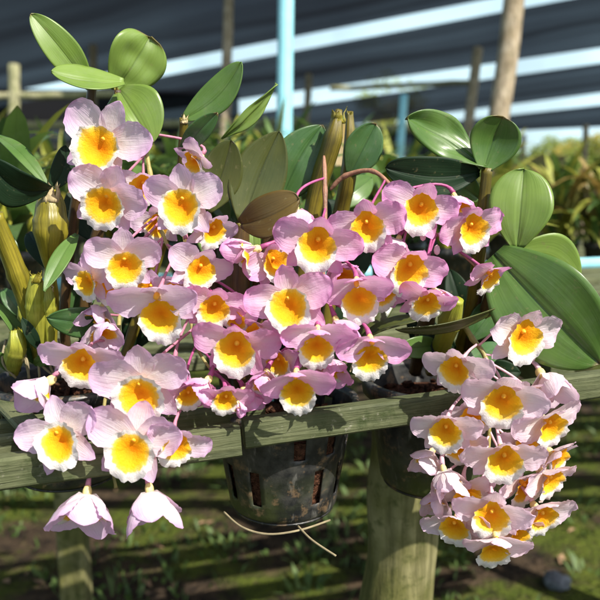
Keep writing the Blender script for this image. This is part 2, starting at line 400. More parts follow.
def make_flower(plant, fam, px, py, span, d, yaw, pitch, roll, typ, rachis, seed, dcol=None):
    T = TYPES[typ]; rnd = random.Random(seed*7+3)
    if typ in ('nod', 'open', 'bell'): yaw += rnd.uniform(-16, 16); pitch += rnd.uniform(-9, 7); roll += rnd.uniform(-12, 12)
    Rv, Uv, Fv = basis(yaw, pitch, roll)
    s = span*d/FPX/2.0*(1.22 if typ == 'bell' else .98)
    LC = Vector((0, -.22, .20)) if typ != 'hood' else Vector((0, -.56, .12))
    P = at(px, py, d)
    O = P - (Rv*LC.x+Uv*LC.y+Fv*LC.z)*s
    def W(a, b, c): return O+(Rv*a+Uv*b+Fv*c)*s
    j = lambda k: rnd.uniform(-k, k)
    # body : chin + column
    mb = MB()
    ellipsoid(mb, W(0, -.04, -.14), Rv*(.095*s), Uv*(.13*s), Fv*(.17*s), 10, 7, 0)
    ellipsoid(mb, W(0, .03, .10), Rv*(.07*s), Uv*(.075*s), Fv*(.15*s), 9, 7, 1)
    ellipsoid(mb, W(0, .025, .19), Rv*(.058*s), Uv*(.052*s), Fv*(.05*s), 9, 6, 1)
    fl = mb.build('flower', [M_chin, M_column], plant)
    def blade(name, ang, opn, L, Wd, vm, base, ac, cup, c0, c1, wave, off, sd, twist=0):
        rows, nu, nv = petal_verts(L, Wd, vm, base, ac, cup, c0, c1, wave, sd)
        a = R(ang); op = R(opn)
        dr = Vector((math.cos(a), math.sin(a), 0))
        ya = dr*math.sin(op)+Vector((0, 0, 1))*math.cos(op)
        na = -dr*math.cos(op)+Vector((0, 0, 1))*math.sin(op)
        xa = ya.cross(na)
        if twist:
            q = Matrix.Rotation(R(twist), 3, ya); xa = q @ xa; na = q @ na
        vs = []; uvs = []
        for row in rows:
            for (x, y, z, u, v) in row:
                q = dr*.05+Vector((0, 0, off))+xa*x+ya*y+na*z
                vs.append(W(q.x, q.y, q.z)); uvs.append((u, v))
        m = MB(); m.add(vs, grid_faces(nu, nv), uvs)
        return m.build(name, PET[fam], fl)
    wv = rnd.choice([.05, .07, .085])
    pa = T['pa']+j(5)
    blade('sepal', 90+j(5), T['d']+j(7), (.84 if not T['hood'] else .60)+j(.05), .60 if typ != 'bell' else .78, .47, .45, .78 if typ != 'bell' else .6, .30, T['dc'], .1+j(.2), wv*.8, -.06 if not T['hood'] else .02, seed*11+1)
    for k, sg in ((0, 1), (1, -1)):
        ang = (-52+j(6)) if sg > 0 else (-128+j(6))
        blade('sepal', ang, T['l']+j(7), .92, .54 if typ != 'bell' else .72, .42, .52, .85 if typ != 'bell' else .6, .32, .05, -.15+j(.25), wv*.7, -.09, seed*11+2+k)
    for k, sg in ((0, 1), (1, -1)):
        ang = pa if sg > 0 else 180-pa
        blade('petal', ang+j(7), T['p']+j(9), 1.0+j(.06), .86+j(.09)-(.1 if typ in ('bell', 'bud') else 0), .55+j(.05), .38, .54+j(.06), T['pk'], T['pc'], .15+j(.3), wv*1.25, 0.0, seed*11+5+k, twist=sg*(8+j(13)))
    # lip
    NR, NT_ = 12, 48
    vs = []; uvs = []; tl = R(T['tilt']); hw = .505 if typ in ('open', 'flat') else .475
    phs = rnd.uniform(0, 6.28); n1 = rnd.randint(6, 9)
    for i in range(NR+1):
        r = i/NR
        for k in range(NT_+1):
            th = 2*math.pi*(k % NT_)/NT_
            cs, sn = math.cos(th), math.sin(th)
            ro = 1+T['neck']*math.exp(-((th-math.pi/2)/.36)**2) + .035*r*math.sin(n1*2*th+phs)+.022*r*math.sin(27*th+phs*3)+.03*mnoise.noise(Vector((cs*3, sn*3, seed)))
            b = (.42 if sn > 0 else .58)*(1.05 if typ in ('open', 'flat') else 1)
            x = hw*r*ro*cs; y = b*r*ro*sn
            z = .20*r**2*(.35+.65*cs*cs)+ .10*r*r*max(0, sn)
            z -= .16*r**4*max(0, -sn)
            z += .045*r**5*math.sin(n1*th+phs)+.02*r**6*math.sin(19*th+phs)
            z -= .11*math.exp(-(r/.38)**2)
            y2 = y*math.cos(tl)+z*math.sin(tl)*1; z2 = z*math.cos(tl)-y*math.sin(tl)
            q = LC+Vector((x, y2, z2))
            vs.append(W(q.x, q.y, q.z)); uvs.append((.5+.5*r*cs*.98, .5+.5*r*sn*.98))
    m = MB(); m.add(vs, grid_faces(NT_, NR), uvs); m.build('lip', LIPM[T['lip']], fl)
    # stem back to the spike
    A = W(0, 0, -.26)
    best = min(rachis, key=lambda p: (p-(A+Vector((0, 0, .032)))).length)
    m = MB(); h = (best-A).length
    c1 = A - Fv*(h*.35)+Vector((0, 0, h*.1)); c2 = best+Vector((0, 0, -h*.05))-FW*(h*.1)
    pts = []
    for i in range(13):
        t = i/12; pts.append(A*(1-t)**3+c1*(3*t*(1-t)**2)+c2*(3*t*t*(1-t))+best*t**3)
    tube(m, pts, lambda t: (.00102-.0002*t)+.0009*math.exp(-(t/.12)**2), 7)
    m.build('pedicel', PED[fam], fl)
    return fl

# ------------------------------------------------------------------ leaves, canes
def make_leaf(plant, base, tip, wpx, mat, twist=0, bend=0.1, fold=.18, vm=.5, acute=.65, wave=.03, seed=0, side=0.0, droop=0.0, b0=.22):
    A = at(*base); B = at(*tip); ax = B-A; L = ax.length; y = ax/L
    dm = (base[2]+tip[2])/2; Wd = wpx*dm/FPX
    toc = (CAM-(A+B)/2).normalized(); n = (toc-y*toc.dot(y)).normalized()
    n = Matrix.Rotation(R(twist), 3, y) @ n
    x = y.cross(n)
    nu, nv = 14, 22; vs = []; uvs = []
    for j in range(nv+1):
        s = j/nv; v = 1-(1-s)**1.35
        if v > vm: t = (v-vm)/(1-vm); pr = max(0, 1-t*t)**acute
        else: pr = b0+(1-b0)*math.sin(math.pi/2*v/vm)
        w = Wd/2*pr
        c = A+y*(L*v)+n*(bend*L*math.sin(math.pi*v))+x*(side*L*math.sin(math.pi*v))+n*(droop*L*v*v)
        for i in range(nu+1):
            u = -1+2*i/nu
            z = fold*w*(abs(u)**1.4)
            z += wave*Wd*u*math.sin(5.2*v+seed)*abs(u)+wave*Wd*.8*mnoise.noise(Vector((u*1.6, v*3.2, seed*3.1)))
            z -= .03*Wd*math.exp(-(u/.07)**2)
            vs.append(c+x*(u*w)+n*z); uvs.append(((u+1)/2, v))
    m = MB(); f = grid_faces(nu, nv); m.add(vs, f, uvs)
    o = m.build('leaf', LEAF[mat], plant)
    md = o.modifiers.new('thickness', 'SOLIDIFY'); md.thickness = .0007; md.offset = -1
    return o
def make_cane(plant, pts, rpx, mat, name='cane', rid=.05, seed=0, nodes=4):
    P = catmull([at(*p) for p in pts], 8)
    dm = sum(p[2] for p in pts)/len(pts)
    n = len(P)-1
    def rad(t):
        q = t*(len(rpx)-1); i = min(int(q), len(rpx)-2); r = rpx[i]*(1-(q-i))+rpx[i+1]*(q-i)
        k = t*nodes; fr = abs(k-round(k)); r *= 1+.10*math.exp(-(fr/.05)**2)
        return r*dm/FPX
    m = MB(); tube(m, P, [rad(i/n) for i in range(n+1)], 14, rid, seed)
    o = m.build(name, CANE[mat] if isinstance(mat, str) else mat, plant)
    return o
def torn_sheath(plant, top, r, n, seed):
    rnd = random.Random(seed); A = at(*top); rr = r*top[2]/FPX; m = MB()
    for k in range(n):
        a = 6.283*k/n+rnd.uniform(-.3, .3); d = Vector((math.cos(a), math.sin(a), 0)); t = Vector((-math.sin(a), math.cos(a), 0))
        L = rr*rnd.uniform(1.2, 2.6); vs = []; uvs = []
        for j in range(6):
            q = j/5; w = rr*.8*(1-q)**.7*(1+.2*rnd.uniform(-1, 1)); c = A+Vector((0, 0, -rr*.9+L*q))+d*(rr*(.95+.35*q*rnd.uniform(-1, 1)))
            vs += [c-t*w-d*w*.25, c, c+t*w-d*w*.25]; uvs += [(0, q), (.5, q), (1, q)]
        m.add(vs, grid_faces(2, 5), uvs)
    o = m.build('sheath', CANE['gold'] if seed % 2 else M_sheath, plant)
    md = o.modifiers.new('thickness', 'SOLIDIFY'); md.thickness = .0004
def spike(plant, pts, r0, mat):
    P = catmull([at(*p) for p in pts], 10); m = MB(); n = len(P)
    tube(m, P, [r0*min(1, .35+i*.16)*(1-.45*i/n)*(1+.25*math.exp(-((i % 10)/1.6)**2)) for i in range(n)], 8)
    m.build('flower_spike', mat, plant); return P

# ------------------------------------------------------------------ pots
def make_pot(plant, c, rt, rb, h, slots=True, seed=0):
    """c : centre of rim ; net pot with slots"""
    NA, NV = 72, 24; vs = []; uvs = []
    for j in range(NV+1):
        v = j/NV; r = rb+(rt-rb)*v
        if v < .04: r -= (0.04-v)*rb*1.2
        for i in range(NA+1):
            a = 2*math.pi*i/NA
            rr = r*(1+.006*mnoise.noise(Vector((math.cos(a)*2, math.sin(a)*2, v*3+seed))))
            vs.append(c+Vector((math.cos(a)*rr, math.sin(a)*rr, (v-1)*h))); uvs.append((i/NA, v))
    def slot(i, j):
        v = j/NV
        if not slots: return False
        row = None
        if .16 <= v < .50: row = 0
        elif .60 <= v < .86: row = 1
        if row is None: return False
        k = (i + (0 if row == 0 else 4)) % 6
        return k < 2 and mnoise.noise(Vector((i//6*1.7, row*3.1, seed))) > -.18
    fs = []
    for j in range(NV):
        for i in range(NA):
            if slot(i, j): continue
            a = j*(NA+1)+i; fs.append((a, a+1, a+NA+2, a+NA+1))
    m = MB(); m.add(vs, fs, uvs)
    # rolled rim and floor
    rim = []
    prof = [(rt, -.012), (rt+.003, -.011), (rt+.0042, -.002), (rt+.003, .001), (rt-.001, .001), (rt-.0018, -.010)]
    rv = []; ruv = []
    for (r, z) in prof:
        for i in range(NA+1):
            a = 2*math.pi*i/NA; rv.append(c+Vector((math.cos(a)*r, math.sin(a)*r, z))); ruv.append((i/NA, .95))
    m.add(rv, grid_faces(NA, len(prof)-1), ruv)
    fl = [c+Vector((math.cos(2*math.pi*i/NA)*rb*.96, math.sin(2*math.pi*i/NA)*rb*.96, -h)) for i in range(NA)]
    m.add(fl, [tuple(range(NA))])
    pot = m.build('plant_pot', M_pot, plant)
    md = pot.modifiers.new('thickness', 'SOLIDIFY'); md.thickness = .0014; md.offset = -1
    # bark / root mass
    m = MB(); vs = []; uvs = []
    for j in range(17):
        v = j/16
        for i in range(NA+1):
            a = 2*math.pi*i/NA; r = (rb+(rt-rb)*v)-.0045+.0028*mnoise.noise(Vector((math.cos(a)*9, math.sin(a)*9, v*14)))
            vs.append(c+Vector((math.cos(a)*r, math.sin(a)*r, -h*.97+h*.75*v))); uvs.append((i/NA, v))
    m.add(vs, grid_faces(NA, 16), uvs)
    top = []; tuv = []
    for j in range(9):
        q = 1-j/8
        for i in range(NA+1):
            a = 2*math.pi*i/NA; r = (rt-.006)*q
            top.append(c+Vector((math.cos(a)*r, math.sin(a)*r, -h*.22+.006*mnoise.noise(Vector((math.cos(a)*r*160, math.sin(a)*r*160, seed)))*(1 if j else .2)))); tuv.append((i/NA, q))
    m.add(top, grid_faces(NA, 8), tuv)
    rnd = random.Random(seed)
    for k in range(110):   # bark chips lying on top
        a = rnd.uniform(0, 6.28); r = (rt-.010)*math.sqrt(rnd.random())
        p = c+Vector((math.cos(a)*r, math.sin(a)*r, -h*.22+.003)); L = rnd.uniform(.003, .007)
        d = Vector((rnd.uniform(-1, 1), rnd.uniform(-1, 1), rnd.uniform(-.5, .5))).normalized()
        e = d.orthogonal().normalized(); g = d.cross(e)
        ellipsoid(m, p, d*L, e*L*.55, g*L*.35, 5, 3)
    m.build('potting_mix', M_mix, pot, smooth=True)
    return pot

# =================================================================== LEFT ORCHID
def P0(px, py, d): return at(px, py, d)
lp = empty('potted_orchid', at(66, 460, .555), 'lilac flowered orchid at the left end of the bench, rounded pale green leaves on top', 'orchid', 'flowering orchids in black pots on the front bench')
make_pot(lp, at(66, 378, .555), .052, .040, .075, True, 3)
D = .50
leafL = [  # base, tip, width, mat, kwargs
 ((90, 88, .50), (31, 14, .47), 33, 'light', dict(bend=.10, fold=.25, vm=.50, acute=.60, seed=1, twist=10)),
 ((116, 92, .51), (150, 37, .51), 60, 'light', dict(bend=.04, fold=.16, vm=.62, acute=.40, seed=2, wave=.10, twist=14)),
 ((124, 82, .49), (52, 72, .47), 46, 'light', dict(bend=-.05, fold=.15, seed=3, twist=60, acute=.7)),
 ((119, 90, .505), (152, 143, .492), 62, 'light', dict(bend=.14, fold=.12, vm=.5, acute=.6, seed=4, twist=0)),
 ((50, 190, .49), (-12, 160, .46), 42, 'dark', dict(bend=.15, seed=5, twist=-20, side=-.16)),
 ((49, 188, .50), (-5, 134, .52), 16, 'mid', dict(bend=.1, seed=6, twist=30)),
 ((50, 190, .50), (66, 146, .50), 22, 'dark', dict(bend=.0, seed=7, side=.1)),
 ((77, 234, .49), (44, 291, .455), 19, 'mid', dict(bend=.06, seed=8, twist=20, acute=.9)),
 ((112, 322, .50), (47, 318, .47), 32, 'deep', dict(bend=.1, seed=9, twist=-20, fold=.05)),
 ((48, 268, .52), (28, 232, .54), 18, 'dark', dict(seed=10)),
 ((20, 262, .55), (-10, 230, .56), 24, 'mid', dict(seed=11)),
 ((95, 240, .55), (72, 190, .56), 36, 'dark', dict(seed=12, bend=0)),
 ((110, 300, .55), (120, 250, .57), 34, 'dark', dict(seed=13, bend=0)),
 ((30, 360, .52), (-8, 300, .50), 16, 'mid', dict(seed=14, twist=40)),
 ((40, 350, .49), (22, 318, .48), 12, 'dark', dict(seed=15)),
 ((184, 119, .51), (241, 62, .50), 33, 'mid', dict(seed=16, bend=-.05, twist=-20, side=.08)),
 ((181, 150, .50), (217, 113, .48), 21, 'deep', dict(seed=17, bend=.05)),
 ((222, 139, .51), (277, 84, .50), 13, 'light', dict(seed=18, wave=.35, twist=25, acute=.8)),
]
leafL += [((100, 300, .56), (130, 230, .55), 40, 'dark', dict(seed=60)), ((150, 330, .56), (185, 285, .56), 36, 'dark', dict(seed=61)), ((60, 362, .54), (20, 352, .51), 18, 'deep', dict(seed=62)), ((70, 362, .54), (100, 335, .53), 20, 'dark', dict(seed=63)), ((20, 372, .53), (-8, 352, .50), 14, 'mid', dict(seed=64)), ((130, 350, .56), (150, 300, .56), 34, 'dark', dict(seed=65)), ((60, 330, .55), (95, 270, .55), 30, 'deep', dict(seed=66)), ((34, 365, .51), (58, 350, .49), 12, 'mid', dict(seed=67)), ((24, 318, .54), (2, 288, .54), 16, 'deep', dict(seed=68))]  # the dark leaves here are added to deepen the shade behind the flowers
for b, t, wp, mt, kw in leafL: make_leaf(lp, b, t, wp, mt, **kw)
make_cane(lp, [(52, 345, .53), (54, 300, .52), (50, 268, .51), (51, 232, .50), (51, 205, .50), (50, 191, .50)], [5, 5, 5, 17, 14, 8], 'gold', nodes=3, rid=.06)
make_cane(lp, [(40, 362, .52), (36, 330, .505), (18, 275, .49), (-6, 215, .47)], [6, 9, 10, 8], 'gold', seed=2, nodes=3)
make_cane(lp, [(70, 370, .55), (64, 320, .54), (72, 230, .53), (86, 140, .51), (92, 86, .50)], [5, 5, 5.5, 5, 4], 'brown', seed=3, nodes=6)
make_cane(lp, [(90, 370, .55), (84, 320, .54), (96, 240, .53), (118, 150, .515), (118, 90, .505)], [6, 6, 6, 5, 4], 'brown', seed=4, nodes=6)
make_cane(lp, [(120, 370, .55), (150, 280, .55), (178, 190, .53), (184, 118, .51)], [5, 6, 5, 4], 'bronze', seed=5, nodes=6)
make_cane(lp, [(40, 345, .50), (36, 318, .49), (35, 296, .485), (36, 276, .48)], [4, 9, 9, 5], 'green', seed=6, nodes=2, rid=.08)
make_cane(lp, [(50, 345, .50), (49, 318, .495), (47, 300, .49), (46, 286, .49)], [4, 7, 8, 5], 'green', seed=7, nodes=2, rid=.08)
make_cane(lp, [(14, 372, .52), (14, 358, .50), (17, 344, .49), (16, 331, .49)], [5, 10, 9, 6], 'green', seed=8, nodes=2, rid=.08)
make_cane(lp, [(26, 350, .53), (24, 330, .525), (22, 306, .52)], [4, 7, 4], 'green', seed=9, nodes=2)
rnd = random.Random(5)
for k in range(9):   # aerial roots round the bulbs
    x = rnd.uniform(5, 75); m = MB()
    tube(m, catmull([at(x, 345+rnd.uniform(-8, 5), .515), at(x+rnd.uniform(-8, 8), 362, .505), at(x+rnd.uniform(-12, 12), 378, .51)], 5), .0009, 6)
    m.build('root', M_root, lp)
for k, (tp, rr) in enumerate((((51, 194, .495), 9), ((36, 277, .48), 6), ((47, 287, .49), 6), ((16, 332, .49), 6), ((184, 120, .51), 4), ((118, 92, .505), 4))): torn_sheath(lp, tp, rr, 5, 60+k)
rA = spike(lp, [(118, 95, .51), (140, 128, .505), (150, 172, .50), (162, 232, .49), (178, 262, .485)], .0019, M_rachis_g)
rB = spike(lp, [(178, 200, .51), (188, 262, .50), (190, 310, .49), (196, 345, .485), (212, 372, .48)], .0016, M_rachis_g)
rC = spike(lp, [(120, 300, .52), (118, 335, .50), (112, 372, .485), (104, 415, .465), (116, 488, .452)], .0017, M_rachis_g)
rL = rA+rB+rC
FL = [ # x, y, span, d, yaw, pitch, roll, type
 (98, 150, 100, .470, 8, 6, 14, 'open'),
 (104, 206, 88, .468, 10, 22, 14, 'open'),
 (182, 209, 88, .462, -2, 10, -4, 'open'),
 (125, 268, 80, .455, 4, 26, 4, 'open'),
 (112, 287, 72, .475, -16, 18, -12, 'open'),
 (198, 274, 72, .462, 22, 26, 8, 'nod'),
 (211, 234, 62, .485, 58, 25, 12, 'nod'),
 (196, 164, 56, .500, -70, 30, -35, 'nod'),
 (162, 320, 92, .448, -4, 26, -6, 'hood'),
 (213, 312, 72, .462, 22, 22, 12, 'nod'),
 (236, 354, 92, .448, 4, 16, 2, 'nod'),
 (82, 368, 86, .452, 16, 26, 4, 'nod'),
 (140, 396, 106, .432, 0, 14, 0, 'flat'),
 (60, 443, 94, .425, -10, -8, -24, 'flat'),
 (131, 452, 102, .422, 2, 0, 12, 'flat'),
 (174, 450, 70, .432, 34, 24, 14, 'nod'),
 (84, 513, 84, .434, 4, 50, 6, 'bell'),
 (152, 507, 76, .436, -4, 54, -6, 'bell'),
 (44, 394, 66, .448, -62, 40, -20, 'bell'),
 (204, 392, 56, .452, -38, 36, -10, 'bell'),
 (224, 402, 56, .445, 10, 30, 10, 'nod'),
 (158, 229, 56, .495, -14, 20, 0, 'nod'),
 (244, 400, 44, .462, 60, 55, 10, 'bell'),
 (142, 190, 62, .492, 20, 30, 10, 'nod'),
 (88, 284, 62, .470, -28, 4, -10, 'open'),
 (172, 372, 50, .470, 10, 40, 6, 'bell'),
 (238, 408, 34, .448, 40, 50, 0, 'bud'),
 (150, 292, 56, .478, 12, 24, 4, 'nod'),
 (102, 336, 54, .478, 24, 40, 10, 'bell'),
 (176, 292, 56, .470, 6, 34, 4, 'nod'),
 (238, 322, 54, .470, -12, 30, -8, 'nod'),
 (188, 398, 56, .450, 14, 34, 8, 'nod'),
 (100, 318, 50, .485, -20, 44, -10, 'bell'),
 (186, 250, 44, .490, 10, 60, 0, 'bud'),
]
for i, f in enumerate(FL): make_flower(lp, 'L' if f[1] < 300 or f[0] < 180 else 'C', *f, rL, 100+i)

# =================================================================== MIDDLE ORCHID
cp = empty('potted_orchid', at(280, 520, .53), 'pink flowered orchid in the mossy slotted net pot hanging at the middle of the bench', 'orchid', 'flowering orchids in black pots on the front bench')
make_pot(cp, at(283, 398, .545), .054, .0405, .083, True, 7)
leafC = [
 ((206, 212, .51), (231, 140, .50), 42, 'olive', dict(seed=21, bend=-.04, twist=-5, side=.03, wave=.01, fold=.08)),
 ((243, 222, .51), (279, 131, .505), 56, 'olive', dict(seed=22, bend=-.05, fold=.07, vm=.42, acute=.75, twist=0, side=-.02, wave=.008)),
 ((281, 202, .54), (322, 125, .535), 52, 'deep', dict(seed=23, bend=.06, fold=.15, vm=.48, acute=.75, twist=8, side=-.05)),
 ((240, 224, .49), (299, 199, .47), 44, 'brown', dict(seed=24, bend=.10, twist=-22, side=.10, acute=.5)),
 ((350, 175, .53), (376, 124, .52), 37, 'deep', dict(seed=25, bend=.05, vm=.5, acute=.6)),
 ((222, 240, .53), (206, 178, .54), 34, 'mid', dict(seed=26)),
 ((240, 235, .53), (214, 192, .54), 30, 'deep', dict(seed=27, twist=20)),
 ((255, 262, .52), (252, 222, .52), 14, 'light', dict(seed=28)),
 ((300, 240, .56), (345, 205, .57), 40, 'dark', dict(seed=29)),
 ((330, 210, .58), (372, 178, .60), 26, 'mid', dict(seed=30)),
 ((350, 350, .52), (422, 318, .50), 26, 'olive', dict(seed=31, twist=-65)),
 ((342, 345, .53), (395, 290, .54), 30, 'olive', dict(seed=32)),
]
leafC += [((240, 370, .56), (212, 320, .57), 34, 'dark', dict(seed=70)), ((270, 370, .57), (290, 320, .57), 36, 'dark', dict(seed=71)), ((310, 330, .57), (345, 290, .57), 34, 'dark', dict(seed=72)), ((330, 280, .58), (370, 250, .58), 32, 'dark', dict(seed=73)), ((345, 372, .56), (385, 350, .55), 22, 'deep', dict(seed=74))]  # dark leaves added as shade between the middle flowers
for b, t, wp, mt, kw in leafC: make_leaf(cp, b, t, wp, mt, **kw)
make_cane(cp, [(246, 395, .54), (238, 330, .525), (237, 270, .52), (243, 222, .515)], [9, 13, 13, 6], 'brown', seed=1, nodes=5)
make_cane(cp, [(266, 395, .54), (262, 330, .53), (264, 275, .525), (272, 228, .52)], [9, 12, 11, 6], 'brown', seed=2, nodes=5)
make_cane(cp, [(300, 395, .55), (298, 320, .55), (306, 250, .54), (318, 190, .53), (333, 140, .52), (339, 110, .52)], [8, 8, 8, 9, 9, 3], 'bronze', seed=3, nodes=6, rid=.07)
make_cane(cp, [(316, 395, .56), (330, 300, .56), (340, 220, .55), (349, 172, .535), (350, 112, .535)], [6, 7, 8, 8, 3], 'bronze', seed=4, nodes=6, rid=.07)
make_cane(cp, [(228, 395, .55), (220, 330, .55), (212, 260, .54), (206, 208, .515)], [7, 9, 8, 4], 'brown', seed=5, nodes=5)
for k, (tp, rr) in enumerate((((338, 116, .52), 8), ((350, 116, .535), 4), ((243, 224, .515), 7), ((272, 230, .52), 7))): torn_sheath(cp, tp, rr, 5, 71+k*2)
rA = spike(cp, [(324, 156, .505), (325, 190, .495), (325, 238, .485), (322, 290, .475), (312, 345, .465)], .0018, M_rachis)
rB = spike(cp, [(330, 190, .51), (345, 176, .505), (372, 171, .495), (394, 189, .485), (420, 222, .48), (452, 245, .478), (482, 272, .475)], .0018, M_rachis)
rC = rA+rB
FC = [
 (316, 250, 88, .452, 6, 20, 6, 'nod'),
 (290, 309, 92, .438, -8, 4, -18, 'open'),
 (276, 266, 66, .470, 28, 10, -30, 'nod'),
 (368, 231, 78, .462, 6, 22, -12, 'nod'),
 (419, 214, 80, .468, 2, 16, 4, 'nod'),
 (407, 274, 84, .458, 2, 20, 2, 'nod'),
 (360, 304, 80, .450, -8, 30, -8, 'hood'),
 (381, 297, 60, .470, 20, 20, 8, 'nod'),
 (424, 306, 66, .462, 18, 48, 18, 'nod'),
 (472, 233, 74, .466, 10, 22, -4, 'nod'),
 (487, 281, 58, .468, 62, 32, 6, 'nod'),
 (316, 351, 76, .440, 4, 34, 4, 'hood'),
 (369, 361, 78, .446, 6, 30, 2, 'hood'),
 (298, 395, 78, .436, -4, 28, -4, 'hood'),
 (328, 372, 58, .462, 20, 42, 14, 'bell'),
 (280, 366, 58, .465, -20, 20, 0, 'nod'),
 (298, 222, 56, .478, -8, 66, -4, 'bell'),
 (456, 207, 48, .490, 20, 50, 0, 'bell'),
 (246, 256, 70, .462, -68, 6, 10, 'bud'),
 (342, 278, 56, .478, 0, 40, 4, 'bell'),
 (268, 384, 54, .455, -30, 44, -14, 'bell'),
 (338, 333, 56, .452, 34, 46, 10, 'bell'),
 (258, 338, 60, .466, -16, 24, -6, 'nod'),
 (396, 250, 50, .480, -10, 46, 0, 'bell'),
 (438, 297, 44, .470, 60, 36, 0, 'bud'),
]
for i, f in enumerate(FC): make_flower(cp, 'C', *f, rC, 200+i)
for (x, y, d) in ((437, 250, .472), (423, 236, .476)):
    m = MB(); P = at(x, y, d); ellipsoid(m, P, RT*.0022, UP*.0035, FW*.0022, 8, 6); m.build('flower_bud', PED['R'], cp)
for pts in ([(224, 512, .50), (242, 527, .487), (268, 534, .48), (300, 530, .482), (330, 520, .50)], [(298, 526, .485), (312, 540, .47), (336, 556, .46)], [(352, 330, .53), (356, 350, .51), (350, 372, .50)]):
    m = MB(); tube(m, catmull([at(*p) for p in pts], 6), .0007, 6); m.build('root', M_root, cp)

# =================================================================== RIGHT ORCHID
RPX = 0
rp = empty('potted_orchid', at(440, 480, .59), 'pale lilac flowered orchid at the right with one big drooping leaf and hanging flower truss', 'orchid', 'flowering orchids in black pots on the front bench')
make_pot(rp, at(437, 378, .575), .056, .043, .084, False, 9)
leafR = [
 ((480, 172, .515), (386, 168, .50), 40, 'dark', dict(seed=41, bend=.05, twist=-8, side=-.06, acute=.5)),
 ((486, 166, .51), (407, 118, .50), 44, 'mid', dict(seed=42, bend=-.10, twist=38, wave=.14, side=.10)),
 ((484, 170, .51), (503, 117, .50), 50, 'mid', dict(seed=43, bend=-.12, fold=.35, vm=.6, acute=.5, twist=10)),
 ((517, 249, .50), (524, 169, .50), 62, 'light', dict(seed=44, bend=.06, fold=.08, vm=.55, acute=.5, b0=.15)),
 ((494, 254, .505), (600, 364, .490), 96, 'mid', dict(seed=45, bend=.12, fold=.10, vm=.48, acute=.6, twist=6, b0=.3)),
 ((508, 256, .515), (580, 282, .535), 52, 'light', dict(seed=46, bend=.04, twist=-8, side=-.12, acute=.5)),
 ((480, 200, .53), (445, 172, .52), 26, 'mid', dict(seed=47)),
 ((500, 308, .50), (396, 330, .47), 20, 'olive', dict(seed=48, twist=-60, bend=.04, side=-.05)),
 ((470, 210, .56), (438, 230, .58), 34, 'mid', dict(seed=49)),
 ((470, 340, .54), (500, 300, .55), 30, 'deep', dict(seed=50)),
 ((455, 350, .55), (420, 330, .56), 28, 'dark', dict(seed=51)),
 ((500, 345, .56), (460, 370, .53), 22, 'deep', dict(seed=52)),
 ((440, 345, .56), (395, 350, .54), 22, 'mid', dict(seed=53)),
]
leafR += [((440, 370, .60), (410, 300, .59), 30, 'dark', dict(seed=80)), ((470, 370, .60), (500, 330, .58), 30, 'dark', dict(seed=81)), ((430, 290, .60), (400, 250, .60), 28, 'deep', dict(seed=82)), ((470, 330, .59), (450, 270, .59), 26, 'dark', dict(seed=83)), ((480, 372, .58), (520, 372, .57), 24, 'dark', dict(seed=84))]  # dark leaves added as shade behind the right flowers
for b, t, wp, mt, kw in leafR: make_leaf(rp, b, t, wp, mt, **kw)
make_cane(rp, [(452, 372, .59), (470, 310, .55), (479, 250, .525), (487, 168, .512)], [6, 6, 6, 5], 'bronze', seed=1, nodes=6)
make_cane(rp, [(430, 372, .60), (442, 345, .55), (450, 322, .52), (458, 300, .505)], [5, 9, 11, 5], 'green', seed=2, nodes=3, rid=.08)
make_cane(rp, [(470, 372, .60), (484, 320, .55), (500, 270, .52), (514, 248, .505)], [6, 7, 6, 4], 'brown', seed=3, nodes=5)
make_cane(rp, [(415, 372, .60), (425, 330, .57), (432, 290, .56)], [6, 9, 6], 'brown', seed=4, nodes=3)
make_cane(rp, [(470, 350, .57), (476, 290, .545), (480, 225, .535)], [6, 8, 5], 'brown', seed=5, nodes=4)
rA = spike(rp, [(462, 322, .53), (472, 338, .515), (486, 360, .505), (490, 405, .50), (488, 455, .495), (487, 500, .49), (490, 540, .488)], .0021, M_rachis_g)
FR = [
 (522, 342, 86, .458, 8, 12, 16, 'nod'),
 (456, 374, 74, .470, -20, 22, 6, 'nod'),
 (501, 406, 90, .462, 2, 24, 0, 'nod'),
 (543, 388, 66, .490, 48, 36, 20, 'bell'),
 (446, 435, 74, .462, -20, 18, 8, 'nod'),
 (549, 430, 78, .468, 18, 22, -8, 'nod'),
 (503, 464, 84, .454, 2, 22, 2, 'nod'),
 (448, 482, 56, .470, -30, 62, -12, 'bell'),
 (548, 484, 74, .476, 40, 26, 4, 'nod'),
 (491, 520, 82, .454, 0, 26, 2, 'nod'),
 (456, 530, 70, .468, -34, 28, -6, 'nod'),
 (540, 520, 76, .474, 32, 30, 8, 'nod'),
 (492, 553, 72, .458, 4, 40, 4, 'hood'),
 (438, 503, 48, .482, -40, 50, -10, 'bell'),
 (522, 492, 72, .485, 20, 28, 10, 'nod'),
 (462, 452, 64, .486, -20, 30, 0, 'nod'),
 (524, 446, 56, .486, 14, 30, 0, 'nod'),
 (474, 420, 64, .484, -12, 34, -6, 'nod'),
 (468, 496, 68, .478, -16, 36, -8, 'nod'),
 (514, 540, 66, .472, 24, 32, 8, 'nod'),
 (556, 462, 66, .482, 50, 30, 0, 'nod'),
 (528, 400, 54, .484, 22, 30, 8, 'nod'),
 (430, 462, 50, .484, -40, 40, -10, 'bell'),
]
for i, f in enumerate(FR): make_flower(rp, 'R', *f, rA, 300+i)

